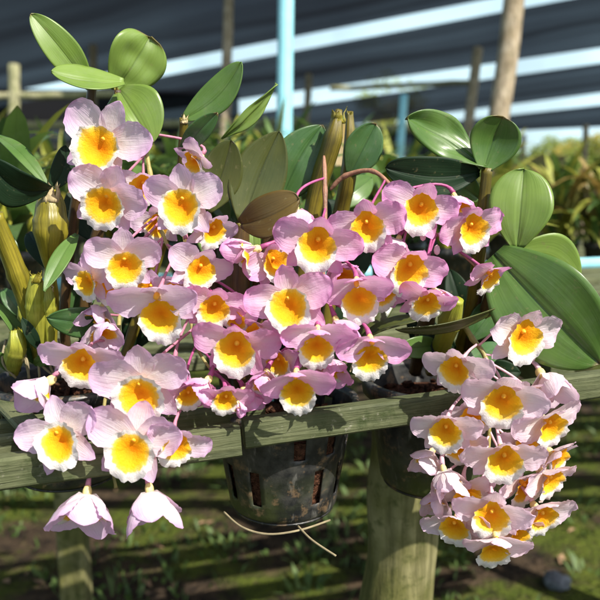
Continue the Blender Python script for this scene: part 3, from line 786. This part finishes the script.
# =================================================================== BENCH
E0 = at(-120, 471, .415); E1 = at(760, 349, .585)
e = (E1-E0).normalized(); nrm = Vector((-e.y, e.x, 0)).normalized()
if nrm.y < 0: nrm = -nrm
bu = nrm.cross(e); bu = bu if bu.z > 0 else -bu
bench = empty('plant_bench', Vector((E0.x, E0.y, 0)), 'weathered green timber slat bench carrying the flowering orchids', 'bench')
def plank(name, a, b, w, h, mat=M_wood, lab=None):
    L = (b-a).length; m = MB(); bar(m, Vector((0, 0, 0)), Vector((L, 0, 0)), Vector((0, 0, 1)), w, h)
    o = m.build(name, mat, None, smooth=False)
    x = (b-a).normalized(); y = bu.cross(x).normalized(); z = x.cross(y)
    M = Matrix((x, y, z)).transposed().to_4x4(); M.translation = a
    o.parent = bench; o.matrix_parent_inverse = Matrix.Translation(-Vector(bench.location)); o.matrix_basis = M
    if lab: o['label'] = lab
    return o
# front rails (two lengths butted)
plank('front_rail', at(-130, 490, .418), at(240, 439, .462), .012, .0200)
plank('front_rail', at(243.5, 433, .474), at(760, 361, .575), .012, .0190)
F0 = at(-130, 466, .43); 
def off(o, s, z=0): # point on the bench top : o metres back, s metres along
    return E0+nrm*o+e*s+bu*z
eh = Vector((e.x, e.y, 0)).normalized(); ZB = .742
def flat(o, s_, z=0):
    p = E0+nrm*o+eh*s_; p.z = ZB+z; return p
for (o, s0, s1) in ((.034, -.05, .235), (.066, -.05, .215)):
    plank('slat', off(o, s0, -.010), off(o, s1, -.010), .009, .020)
plank('brace', off(.012, .085, .006), off(.10, .055, .006), .016, .005)
srn = random.Random(8)
for k in range(9):
    o = .185+k*.050+srn.uniform(-.013, .013)
    plank('slat', flat(o, -.35-.02*k, -.008+random.uniform(-.001, .001)), flat(o+srn.uniform(-.02, .02), 1.15+.03*k, -.008), .032+srn.uniform(-.012, .010), .014)
for s in (-.25, .085, .56, 1.05):
    plank('cross_beam', flat(.14, s, -.036), flat(.60, s+.02, -.036), .026, .036)
plank('back_rail', flat(.62, -.6, -.035), flat(.62, 1.6, -.035), .02, .05)
def leg(p, w, top):
    m = MB(); bar(m, Vector((p.x, p.y, -.05)), Vector((p.x+.004, p.y, top)), Vector((0, 1, 0)), w, w, .004)
    return m.build('leg', M_leg, bench, smooth=False)
g = at(388, 440, .69)
m = MB(); pts = [Vector((g.x+.006*mnoise.noise(Vector((i*.3, 0, 1)))+.0006*i, g.y, -.05+(g.z+.07)*i/30)) for i in range(31)]
tube(m, pts, [.0350*(1+.07*mnoise.noise(Vector((i*.35, 3, 3)))) for i in range(31)], 28, .018)
m.build('leg', M_leg, bench)
g = at(60, 330, 1.19); leg(g, .046, flat(.6, .1, -.05).z)
g = at(700, 300, 1.3); leg(g, .054, flat(.6, .8, -.05).z)
g = at(-260, 480, .44); leg(g, .05, off(.03, -.1, -.06).z)
m = MB(); tube(m, [flat(.66, -.8, -.004), flat(.66, .4, -.004), flat(.66, 1.8, -.004)], .011, 12)
m.build('pipe_rail', M_pipe, bench)

# =================================================================== GROUND
def ground_mat():
    a = NT('mossy_soil'); p = a.geo_pos()
    n1 = a.noise(p, 3.2, 6, .6); n2 = a.noise(p, 18, 5, .65); n3 = a.noise(p, 75, 4)
    c = a.mix(a.ramp(n2, [(.35, 0.0), (.68, 1.0)]), (.014, .010, .008), (.085, .058, .034))
    gm = a.math('MULTIPLY', a.ramp(n1, [(.46, 0.0), (.55, 1.0)]), a.ramp(n3, [(.30, .3), (.5, 1.0)]))
    gcol = a.mix(n2, (.02, .036, .006), (.115, .14, .016))
    c = a.mix(gm, c, gcol)
    return a.surf(c, .9, .15, a.bump(a.math('ADD', n2, n3), 1.0, .02))
M_ground = ground_mat()
m = MB(); vs = []
ns = 60
def gz(x, y):
    return .012*mnoise.noise(Vector((x*1.7, y*1.7, 0))) if abs(x) < 6 and y < 10 else 0
xs = [-300, -60, -20] + [-4+8*i/80 for i in range(81)] + [20, 60, 300]
ys = [-60, -8] + [-.5+6*i/60 for i in range(61)] + [9, 20, 60, 400]
for y in ys:
    for x in xs: vs.append((x, y, gz(x, y)))
m.add(vs, grid_faces(len(xs)-1, len(ys)-1), None)
gr = m.build('ground', M_ground); tag(gr, None, None, None, 'structure')

# weeds and moss tufts on the ground (uncountable)
M_weed = leaf_mat('ground_weed', (.045, .085, .018), (.10, .16, .03), .6, .2)
m = MB(); rnd = random.Random(3)
for k in range(9000):
    y = rnd.uniform(.9, 4.2); x = rnd.uniform(-1.6, 1.6)*max(.5, y*.5)
    if mnoise.noise(Vector((x*2.3, y*2.3, 5))) < .10: continue
    h = rnd.uniform(.008, .035); a = rnd.uniform(0, 6.28); wd = rnd.uniform(.002, .007)
    p = Vector((x, y, gz(x, y)-.002)); dx = Vector((math.cos(a), math.sin(a), 0)); ln = Vector((rnd.uniform(-1, 1), rnd.uniform(-1, 1), 0))*h*.7
    q = p+ln*.5+Vector((0, 0, h*.7)); t = p+ln*1.3+Vector((0, 0, h))
    m.add([p-dx*wd*.4, p+dx*wd*.4, q+dx*wd, q-dx*wd, t], [(0, 1, 2, 3), (3, 2, 4)], [(.4, 0), (.6, 0), (.8, .6), (.2, .6), (.5, 1)])
for c_ in range(45):
    cy = rnd.uniform(1.3, 2.6); cx = rnd.uniform(-.75, .75)*cy*.7
    for k in range(26):
        a = rnd.uniform(0, 6.28); q = rnd.random()**.5*.05; x = cx+math.cos(a)*q; y = cy+math.sin(a)*q; h = rnd.uniform(.012, .05); wd = rnd.uniform(.002, .006)
        p = Vector((x, y, -.01)); dx = Vector((math.cos(a+1.5), math.sin(a+1.5), 0)); ln = Vector((math.cos(a), math.sin(a), 0))*h*rnd.uniform(.3, 1.1)
        q1 = p+ln*.5+Vector((0, 0, h*.75)); t = p+ln*1.2+Vector((0, 0, h))
        m.add([p-dx*wd*.5, p+dx*wd*.5, q1+dx*wd, q1-dx*wd, t], [(0, 1, 2, 3), (3, 2, 4)], [(.4, 0), (.6, 0), (.8, .6), (.2, .6), (.5, 1)])
o = m.build('ground_weeds', M_weed); tag(o, 'low green weeds and moss on the soil under the benches', 'weeds', None, 'stuff')
# litter : dead leaves and bark pieces
M_litter = simple('dead_leaf_litter', (.26, .17, .10), .85, .1, .5, 20)
m = MB()
for k in range(260):
    y = rnd.uniform(.9, 3.6); x = rnd.uniform(-1.2, 1.2)*max(.5, y*.5); a = rnd.uniform(0, 6.28); L = rnd.uniform(.006, .022)
    d = Vector((math.cos(a), math.sin(a), rnd.uniform(-.3, .3))); s = Vector((-math.sin(a), math.cos(a), rnd.uniform(-.3, .3)))
    p = Vector((x, y, gz(x, y)+.006))
    m.add([p-d*L, p-s*L*.4+Vector((0, 0, .004)), p+d*L, p+s*L*.4+Vector((0, 0, .004))], [(0, 1, 2, 3)])
o = m.build('leaf_litter', M_litter); tag(o, 'dry brown leaf litter scattered on the soil', 'leaf litter', None, 'stuff')
# grey stone on the ground, bottom right
m = MB(); g = on_z(556, 588, 0); vs = []
for j in range(9):
    ph = math.pi*j/8
    for i in range(15):
        th = 2*math.pi*i/14; d = Vector((math.sin(ph)*math.cos(th), math.sin(ph)*math.sin(th), math.cos(ph)))
        r = .026*(1+.55*mnoise.noise(d*1.6+Vector((3, 1, 2)))); vs.append(Vector((g.x, g.y, .016))+Vector((d.x*r, d.y*r, d.z*r*.75)))
m.add(vs, grid_faces(14, 8), None)
o = m.build('stone', simple('grey_stone', (.13, .14, .16), .7, .4, .6, 60)); tag(o, 'small grey stone lying on the ground at the lower right', 'stone')

# =================================================================== REAR BENCHES AND PLANTS
def rear_bench(y0, y1, z, x0, x1, label):
    b = empty('plant_bench', (x0, y0, 0), label, 'bench', 'benches behind the front bench')
    n = int((y1-y0)/.09)
    for k in range(n+1):
        y = y0+k*.09+.032*math.sin(k*2.3)
        m = MB(); bar(m, Vector((x0, y, z)), Vector((x1, y+.12, z)), Vector((0, 0, 1)), .05, .02); m.build('slat', M_wood, b, smooth=False)
    for x in (x0+.3, .19 if y0 < 2 else (x0+x1)/2+.25, x1-.3):
        for y in (y0+.06, y1-.02):
            m = MB(); bar(m, Vector((x, y, -.05)), Vector((x, y, z-.011)), Vector((0, 1, 0)), .06, .06, .004); m.build('leg', M_leg, b, smooth=False)
rear_bench(1.42, 2.75, .62, -2.2, 2.4, 'low weathered slat bench, second row, crowded with plants')
rear_bench(3.7, 4.9, .66, -3.6, 4.2, 'farther slat bench with a blurred row of green plants, third row back')
rear_bench(6.2, 7.6, .66, -6, 6.5, 'farthest slat bench deep under the shade cloth')
M_fol = [leaf_mat('rear_leaf_'+n, c, c2, .5, .2) for n, c, c2 in (
 ('green', (.06, .12, .025), (.11, .19, .04)), ('yellowish', (.20, .23, .03), (.32, .32, .05)), ('bronze', (.17, .12, .03), (.28, .19, .05)), ('deep', (.03, .07, .02), (.06, .11, .03)))]
def strap(m, p, a, L, W, lean, mi):
    d = Vector((math.cos(a), math.sin(a), 0)); s = Vector((-math.sin(a), math.cos(a), 0)); vs = []; uvs = []
    N = 6
    for i in range(N+1):
        t = i/N; ang = lean*t*1.2
        c = p+d*(L*t*math.sin(.25+lean*t*.9))+Vector((0, 0, L*t*math.cos(.25+lean*t*.9)))
        w = W*(math.sin(math.pi*(t*.88+.10)))**.7
        if i == N: w *= .3
        vs += [c-s*w, c-Vector((0, 0, w*.25)), c+s*w]; uvs += [(0, t), (.5, t), (1, t)]
    m.add(vs, grid_faces(2, N), uvs, mi)
def rear_plant(p, hgt, nl, lw, seed, label, cols, group='blurred potted plants on the rear benches', pr=.05):
    rnd = random.Random(seed)
    b = empty('potted_plant', p, label, 'plant', group)
    m = MB(); h = pr*1.7; n = 16; vs = []; uvs = []
    for (r, z) in ((pr*.7, 0), (pr, h), (pr*1.06, h), (pr*1.06, h+.012), (pr*.94, h+.012), (pr*.9, h-.01)):
        for i in range(n+1):
            a = 6.2832*i/n; vs.append(p+Vector((math.cos(a)*r, math.sin(a)*r, z))); uvs.append((i/n, z/h))
    m.add(vs, grid_faces(n, 5), uvs); m.build('plant_pot', M_pot, b)
    m = MB()
    for k in range(max(4, nl//5)):
        a = rnd.uniform(0, 6.28); r = pr*.5*rnd.random(); q = p+Vector((math.cos(a)*r, math.sin(a)*r, h-.01))
        tip = q+Vector((math.cos(a)*hgt*.25, math.sin(a)*hgt*.25, hgt*rnd.uniform(.45, .8)))
        tube(m, [q, q.lerp(tip, .5)+Vector((0, 0, .01)), tip], [.004, .008, .003], 7)
    m.build('cane', CANE[rnd.choice(['green', 'gold', 'bronze'])], b)
    m = MB()
    for k in range(nl):
        a = rnd.uniform(0, 6.28); r = pr*rnd.random()
        q = p+Vector((math.cos(a)*r, math.sin(a)*r, h+rnd.uniform(0, hgt*.55)))
        strap(m, q, a+rnd.uniform(-.5, .5), hgt*rnd.uniform(.45, .85), lw*rnd.uniform(.7, 1.3), rnd.uniform(.3, 1.7), rnd.choice(cols))
    m.build('foliage', M_fol, b)
# non flowering plants on the front bench, behind the flowering ones
on = [
 (395, .92, .20, 22, .012, [0, 0, 1], 'small leafy plant on the front bench behind the pink flowers, yellow and green'),
 (455, .86, .16, 20, .012, [0, 3, 1], 'small green plant on the front bench behind the right hand flowers'),
 (345, 1.02, .22, 24, .013, [0, 3, 2], 'bushy green plant on the front bench behind the brown flower spike'),
 (195, .95, .20, 24, .012, [3, 0, 0], 'dark leafy plant on the front bench between the left and middle orchids'),
 (130, 1.0, .22, 26, .012, [3, 3, 0], 'dark green plant on the front bench behind the left hand flowers'),
 (15, .82, .24, 28, .012, [0, 0, 1, 3], 'fresh green plant on the front bench at the left edge of the view'),
 (-30, 1.05, .28, 26, .014, [0, 1], 'taller green plant on the front bench at the far left edge'),
 (270, .9, .16, 18, .010, [3, 0, 2], 'low dark plant on the front bench behind the brown canes'),
]
for i, (px, d, hg, nl, lw, cl, lab) in enumerate(on):
    q = at(px, 300, d); t = (q-E0).dot(nrm); sv = (q-E0).dot(e); pz = flat(t, sv, .002)
    rear_plant(Vector((q.x, q.y, pz.z)), hg*.72, nl, lw, 40+i, lab, cl, 'leafy plants on the back of the front bench', pr=.035)
spots = []
rnd = random.Random(77)
for i in range(13):
    px = -30+i*53+rnd.uniform(-10, 10); y = rnd.uniform(1.75, 2.3); spots.append((px, y, .632))
for i in range(12):
    px = -30+i*58+rnd.uniform(-12, 12); y = rnd.uniform(3.85, 4.7); spots.append((px, y, .672))
for i in range(10):
    px = -20+i*68+rnd.uniform(-12, 12); y = rnd.uniform(6.4, 7.4); spots.append((px, y, .672))
ordn = ['first', 'second', 'third', 'fourth', 'fifth', 'sixth', 'seventh', 'eighth', 'ninth', 'tenth', 'eleventh', 'twelfth', 'thirteenth']
for i, (px, y, z) in enumerate(spots):
    x = (px-300)/FPX*y*1.02
    row = 0 if i < 13 else (1 if i < 25 else 2); k = i-(0, 13, 25)[row]
    right = px > 500
    cl = [0, 1, 1, 0, 2] if right else ([0, 3, 0, 1] if row == 0 else [0, 3, 1])
    tone = 'yellow green' if right else 'green'
    lab = f'blurred {tone} plant, {ordn[k]} from left on the ' + ('low second row bench' if row == 0 else 'third row bench' if row == 1 else 'farthest bench')
    rear_plant(Vector((x, y, z)), rnd.uniform(.24, .36)*((.72, .35, .2)[row] if right else (1, .9, .8)[row]), 80, .009+.003*row, 500+i, lab, cl)

# =================================================================== SHADE HOUSE
ZR = 2.7
def cloth_mat(name, dens, tint):
    a = NT(name); u, v = a.uv(); p = a.geo_pos()
    cv = a.n('ShaderNodeCombineXYZ'); a.l(a.math('MULTIPLY', u, .8), cv.inputs[0]); a.l(a.math('MULTIPLY', v, 4.5), cv.inputs[1]); a.l(a.math('MULTIPLY', a.n('ShaderNodeObjectInfo').outputs['Random'], 20.0), cv.inputs[2])
    bands = a.noise(cv.outputs[0], 1.0, 3)
    al = a.ramp(bands, [(.30, dens[0]), (.70, dens[1])])
    d = a.n('ShaderNodeBsdfDiffuse'); d.inputs[0].default_value = (*tint, 1)
    t = a.n('ShaderNodeBsdfTransparent'); t.inputs[0].default_value = (.80, .88, 1, 1)
    tl = a.n('ShaderNodeBsdfTranslucent'); tl.inputs[0].default_value = (tint[0]*1.2, tint[1]*1.2, tint[2]*1.2, 1)
    m1 = a.n('ShaderNodeMixShader'); m1.inputs[0].default_value = .3; a.l(d.outputs[0], m1.inputs[1]); a.l(tl.outputs[0], m1.inputs[2])
    mx = a.n('ShaderNodeMixShader'); a.l(al, mx.inputs[0]); a.l(t.outputs[0], mx.inputs[1]); a.l(m1.outputs[0], mx.inputs[2])
    a.l(mx.outputs[0], a.out.inputs[0]); return a.m
M_cloth = cloth_mat('black_shade_cloth', (.997, .925), (.012, .013, .017))
M_cloth_v = cloth_mat('far_shade_sheet', (.985, .93), (.022, .022, .024))  # colour of the sheets that stand for far shade
def cloth(near, far, label, xa=-120, xb=760, n=40):
    """near/far : two picture points each giving the edge line on the roof plane"""
    def edge(l):
        (x0, y0), (x1, y1) = l; k = (y1-y0)/(x1-x0)
        return [on_z(xa+(xb-xa)*i/n, y0+k*(xa+(xb-xa)*i/n-x0), ZR) for i in range(n+1)]
    A, B = edge(near), edge(far); vs = []; uvs = []
    for j in range(13):
        t = j/12
        for i in range(n+1):
            p = A[i].lerp(B[i], t)
            p = p+Vector((0, 0, -.10*math.sin(math.pi*t)*(.6+.25*math.sin(i*.35))+.06*mnoise.noise(p*.6)*math.sin(math.pi*t)))
            vs.append(p); uvs.append((i/n, t))
    m = MB(); m.add(vs, grid_faces(n, 12), uvs)
    o = m.build('shade_cloth', M_cloth); tag(o, label, 'shade cloth', 'shade cloth panels of the roof'); return o
cloth([(0, -70), (600, -200)], [(20, 90), (500, -3)], 'nearest dark shade cloth roof panel at the top of the view')
cloth([(20, 103), (500, 12)], [(230, 101), (600, 48)], 'dark shade cloth roof panel between the longest and the middle bright gaps', xa=-40)
cloth([(230, 116), (600, 63)], [(400, 119), (600, 93)], 'dark shade cloth roof panel just above the lowest short bright gap', xa=60)
cloth([(400, 127), (600, 105)], [(300, 141), (600, 127)], 'farthest dark shade cloth roof strip above the open sky', xa=200)
def dark_sheet(a, b, z0, z1, label):  # upright dark sheet, added so the far end falls into shade
    vs = []; uvs = []; n = 40
    for j in range(9):
        for i in range(n+1):
            p = a.lerp(b, i/n); z = z0+(z1-z0)*j/8
            vs.append(Vector((p.x, p.y+.12*math.sin(i*.8)+.1*mnoise.noise(Vector((i*.3, j*.4, 2))), z))); uvs.append((i/n, j/8))
    m = MB(); m.add(vs, grid_faces(n, 8), uvs); o = m.build('added_dark_sheet', M_cloth_v); tag(o, label, 'shade cloth'); return o
dark_sheet(Vector((-30, 13.0, 0)), Vector((-1.4, 17, 0)), .75, 2.72, 'added dark sheet standing for the shade at the far left side')
dark_sheet(Vector((-3, 30, 0)), Vector((6.6, 30, 0)), 1.5, 2.6, 'added dark sheet standing for the shade at the far middle end')

def pole(name, top, bot, wpx, d, mat, label, cat, group, n=14, irregular=0):
    """top/bot px at depth d, continued to roof and ground"""
    A = at(*bot, d); B = at(*top, d); k = (B-A); s0 = (0-A.z)/k.z; s1 = (ZR-.02-A.z)/k.z if top[1] <= 0 else 1.0
    a = A+k*s0; b = A+k*s1; r = wpx/2*d/FPX
    pts = [a.lerp(b, i/24) for i in range(25)]
    if irregular: pts = [p+Vector((irregular*mnoise.noise(Vector((i*.35, 1, wpx))), irregular*mnoise.noise(Vector((i*.35, 9, wpx))), 0)) for i, p in enumerate(pts)]
    m = MB(); tube(m, pts, [r*(1+.06*irregular*100*mnoise.noise(Vector((i*.5, 4, 4)))) if irregular else r for i in range(25)], n, .02 if irregular else 0)
    o = m.build(name, mat); tag(o, label, cat, group); return o
pole('steel_pole', (286, 0), (284, 145), 16, 2.35, M_pipe, 'pale blue painted steel pole standing behind the middle orchid', 'pole', 'pale blue poles')
pole('steel_pole', (404, 95), (399, 165), 8, 4.9, M_pipe, 'thin pale blue pole behind the dark drooping leaf', 'pole', 'pale blue poles')
pg = 'timber posts of the shade house'
pole('timber_post', (514, 0), (492, 180), 21, 3.1, M_post, 'thick leaning timber post behind the right orchid', 'post', pg, irregular=.01)
pole('timber_post', (478, 48), (470, 112), 10, 5.3, M_post, 'thin timber post beside the thick leaning post', 'post', pg, irregular=.01)
pole('timber_post', (229, 0), (225, 120), 10, 5.2, M_post, 'thin brown timber post left of the pale blue pole', 'post', pg, irregular=.01)
pole('timber_post', (309, 74), (306, 130), 7, 8.0, M_post, 'short looking timber post just right of the pale blue pole', 'post', pg, irregular=.01)
pole('timber_post', (14, 65), (15, 150), 11, 5.8, M_postg, 'greenish timber post at the left edge', 'post', pg, irregular=.01)
pole('timber_post', (93, 45), (93, 90), 8, 8.2, M_post, 'grey timber post behind the rounded pale green leaves', 'post', pg, irregular=.01)
pole('timber_post', (586, 125), (583, 190), 6, 10.0, M_post, 'slim far timber post at the right edge', 'post', pg, irregular=.01)
pole('timber_post', (524, 135), (519, 180), 5, 11.0, M_post, 'slim far timber post in the opening under the roof', 'post', pg, irregular=.01)
def rail(a, b, r, mat, label):
    m = MB(); pts = [a.lerp(b, i/16)+Vector((0, 0, .02*mnoise.noise(Vector((i*.4, a.x, 3))))) for i in range(17)]
    tube(m, pts, r, 9, .03); o = m.build('timber_rail', mat); tag(o, label, 'rail', 'rails of the shade house')
rail(at(-60, 98, 5.8), at(120, 94, 5.8), .030, M_postg, 'greenish horizontal rail tied to the left edge post, upper one')
rail(at(-60, 126, 6.2), at(300, 122, 6.4), .034, M_postg, 'lower long horizontal rail behind the left orchid')
rail(at(180, 131, 8.4), at(420, 128, 8.4), .045, M_postg, 'pale horizontal rail behind the middle leaves')
rail(at(330, 89, 10), at(470, 82, 10), .035, M_postg, 'short rail under the roof behind the thin pale blue pole')
rail(at(-20, 148, 9), at(330, 146, 9), .04, M_post, 'far brown rail low behind the left plants')

# =================================================================== FAR TREES, HUT
M_bark = post_mat('tree_bark', (.12, .085, .055), (.20, .15, .10))
M_tl = [leaf_mat('tree_leaf_'+n, c, c2, .6, .25) for n, c, c2 in (('bright', (.16, .24, .03), (.28, .33, .05)), ('dark', (.035, .075, .02), (.07, .12, .03)), ('golden', (.32, .28, .04), (.44, .36, .07)))]
def tree(x, y, h, r, seed, cols, label):
    rnd = random.Random(seed); b = empty('tree', (x, y, 0), label, 'tree', 'trees beyond the shade house')
    m = MB(); o = Vector((x, y, 0)); top = o+Vector((rnd.uniform(-.4, .4), 0, h*.72))
    pts = catmull([o-Vector((0, 0, .2)), o.lerp(top, .4)+Vector((rnd.uniform(-.3, .3), 0, 0)), top], 6)
    tube(m, pts, lambda t: .22*(1-.7*t), 9)
    limbs = []
    for k in range(8):
        a = rnd.uniform(0, 6.28); s = pts[int(rnd.uniform(4, 11))]; q = s+Vector((math.cos(a)*r*.7, math.sin(a)*r*.7, rnd.uniform(.1, .4)*h))
        tube(m, catmull([s, s.lerp(q, .5)+Vector((0, 0, .2)), q], 4), lambda t: .08*(1-.7*t), 6); limbs.append(q)
    m.build('trunk', M_bark, b)
    m = MB()
    cl = [(q, rnd.uniform(.35, .6)*r) for q in limbs]+[(top+Vector((rnd.uniform(-r, r)*.6, rnd.uniform(-r, r)*.6, rnd.uniform(-.25, .3)*h)), rnd.uniform(.3, .55)*r) for k in range(10)]
    for (c, cr) in cl:
        mi = rnd.choice(cols)
        for k in range(170):
            d = Vector((rnd.gauss(0, 1), rnd.gauss(0, 1), rnd.gauss(0, 1))).normalized()*cr*rnd.random()**.45; d.z *= .75
            p = c+d; s = rnd.uniform(.06, .14); u = Vector((rnd.gauss(0, 1), rnd.gauss(0, 1), rnd.gauss(0, 1))).normalized(); v = u.orthogonal().normalized()
            m.add([p-u*s, p+v*s*.5, p+u*s, p-v*s*.5], [(0, 1, 2, 3)], [(0, 0), (1, 0), (1, 1), (0, 1)], mi)
    m.build('crown', M_tl, b)
for i, (px, y, h, r, cl, lab) in enumerate([
  (545, 36, 2.4, 1.3, [0, 2], 'small bright green tree beyond the open end of the roof, right of centre'),
  (590, 32, 2.6, 1.4, [2, 0], 'golden green tree beyond the open end at the right edge'),
  (640, 34, 3.4, 1.8, [0, 1], 'taller green tree just outside the right edge'),
  (505, 44, 2.3, 1.4, [1, 0], 'dark green tree behind the thick leaning post'),
  (385, 44, 6.0, 2.2, [0, 2], 'tall yellow green tree seen through the middle roof gap'),
  (320, 48, 3.2, 2.0, [0, 1], 'green tree far behind the middle leaves'),
  (440, 46, 3.0, 1.9, [1, 0], 'green tree far behind the wavy right leaf'),
  (250, 50, 3.0, 2.2, [1], 'dark tree far behind the pale blue pole'),
  (575, 20, 1.25, .7, [1, 0], 'low dark bush at the open end beside the slim far post'),
  (150, 46, 3.0, 2.2, [1, 0], 'dark green tree far behind the left orchid'),
  (40, 44, 3.0, 2.2, [1, 0], 'dark green tree far behind the left edge post')]):
    tree((px-300)/FPX*y, y, h, r, 900+i, cl, lab)
hut = empty('hut', (7.6, 26, 0), 'low hut with ochre roof beyond the open end of the shade house', 'hut')
m = MB(); bar(m, Vector((5.8, 26, .45)), Vector((9.6, 27, .45)), Vector((0, 0, 1)), 2.4, .95, .02); m.build('wall', simple('hut_wall', (.36, .33, .28), .9, .1, .3, 3), hut, smooth=False)
m = MB()
a0, a1 = Vector((5.4, 24.5, .9)), Vector((10, 25.7, .9)); b0, b1 = Vector((5.4, 26.2, 1.55)), Vector((10, 27.2, 1.55)); c0, c1 = Vector((5.4, 28, .9)), Vector((10, 28.8, .9))
th = Vector((0, 0, .07))
m.add([a0, a1, b1, b0, c0, c1, a0-th, a1-th, b1-th, b0-th, c0-th, c1-th], [(0, 1, 2, 3), (3, 2, 5, 4), (6, 9, 8, 7), (9, 10, 11, 8), (0, 6, 7, 1), (4, 5, 11, 10), (0, 3, 9, 6), (3, 4, 10, 9), (1, 7, 8, 2), (2, 8, 11, 5)])
m.build('roof', simple('ochre_thatch', (.42, .33, .15), .9, .1, .35, 4), hut, smooth=False)
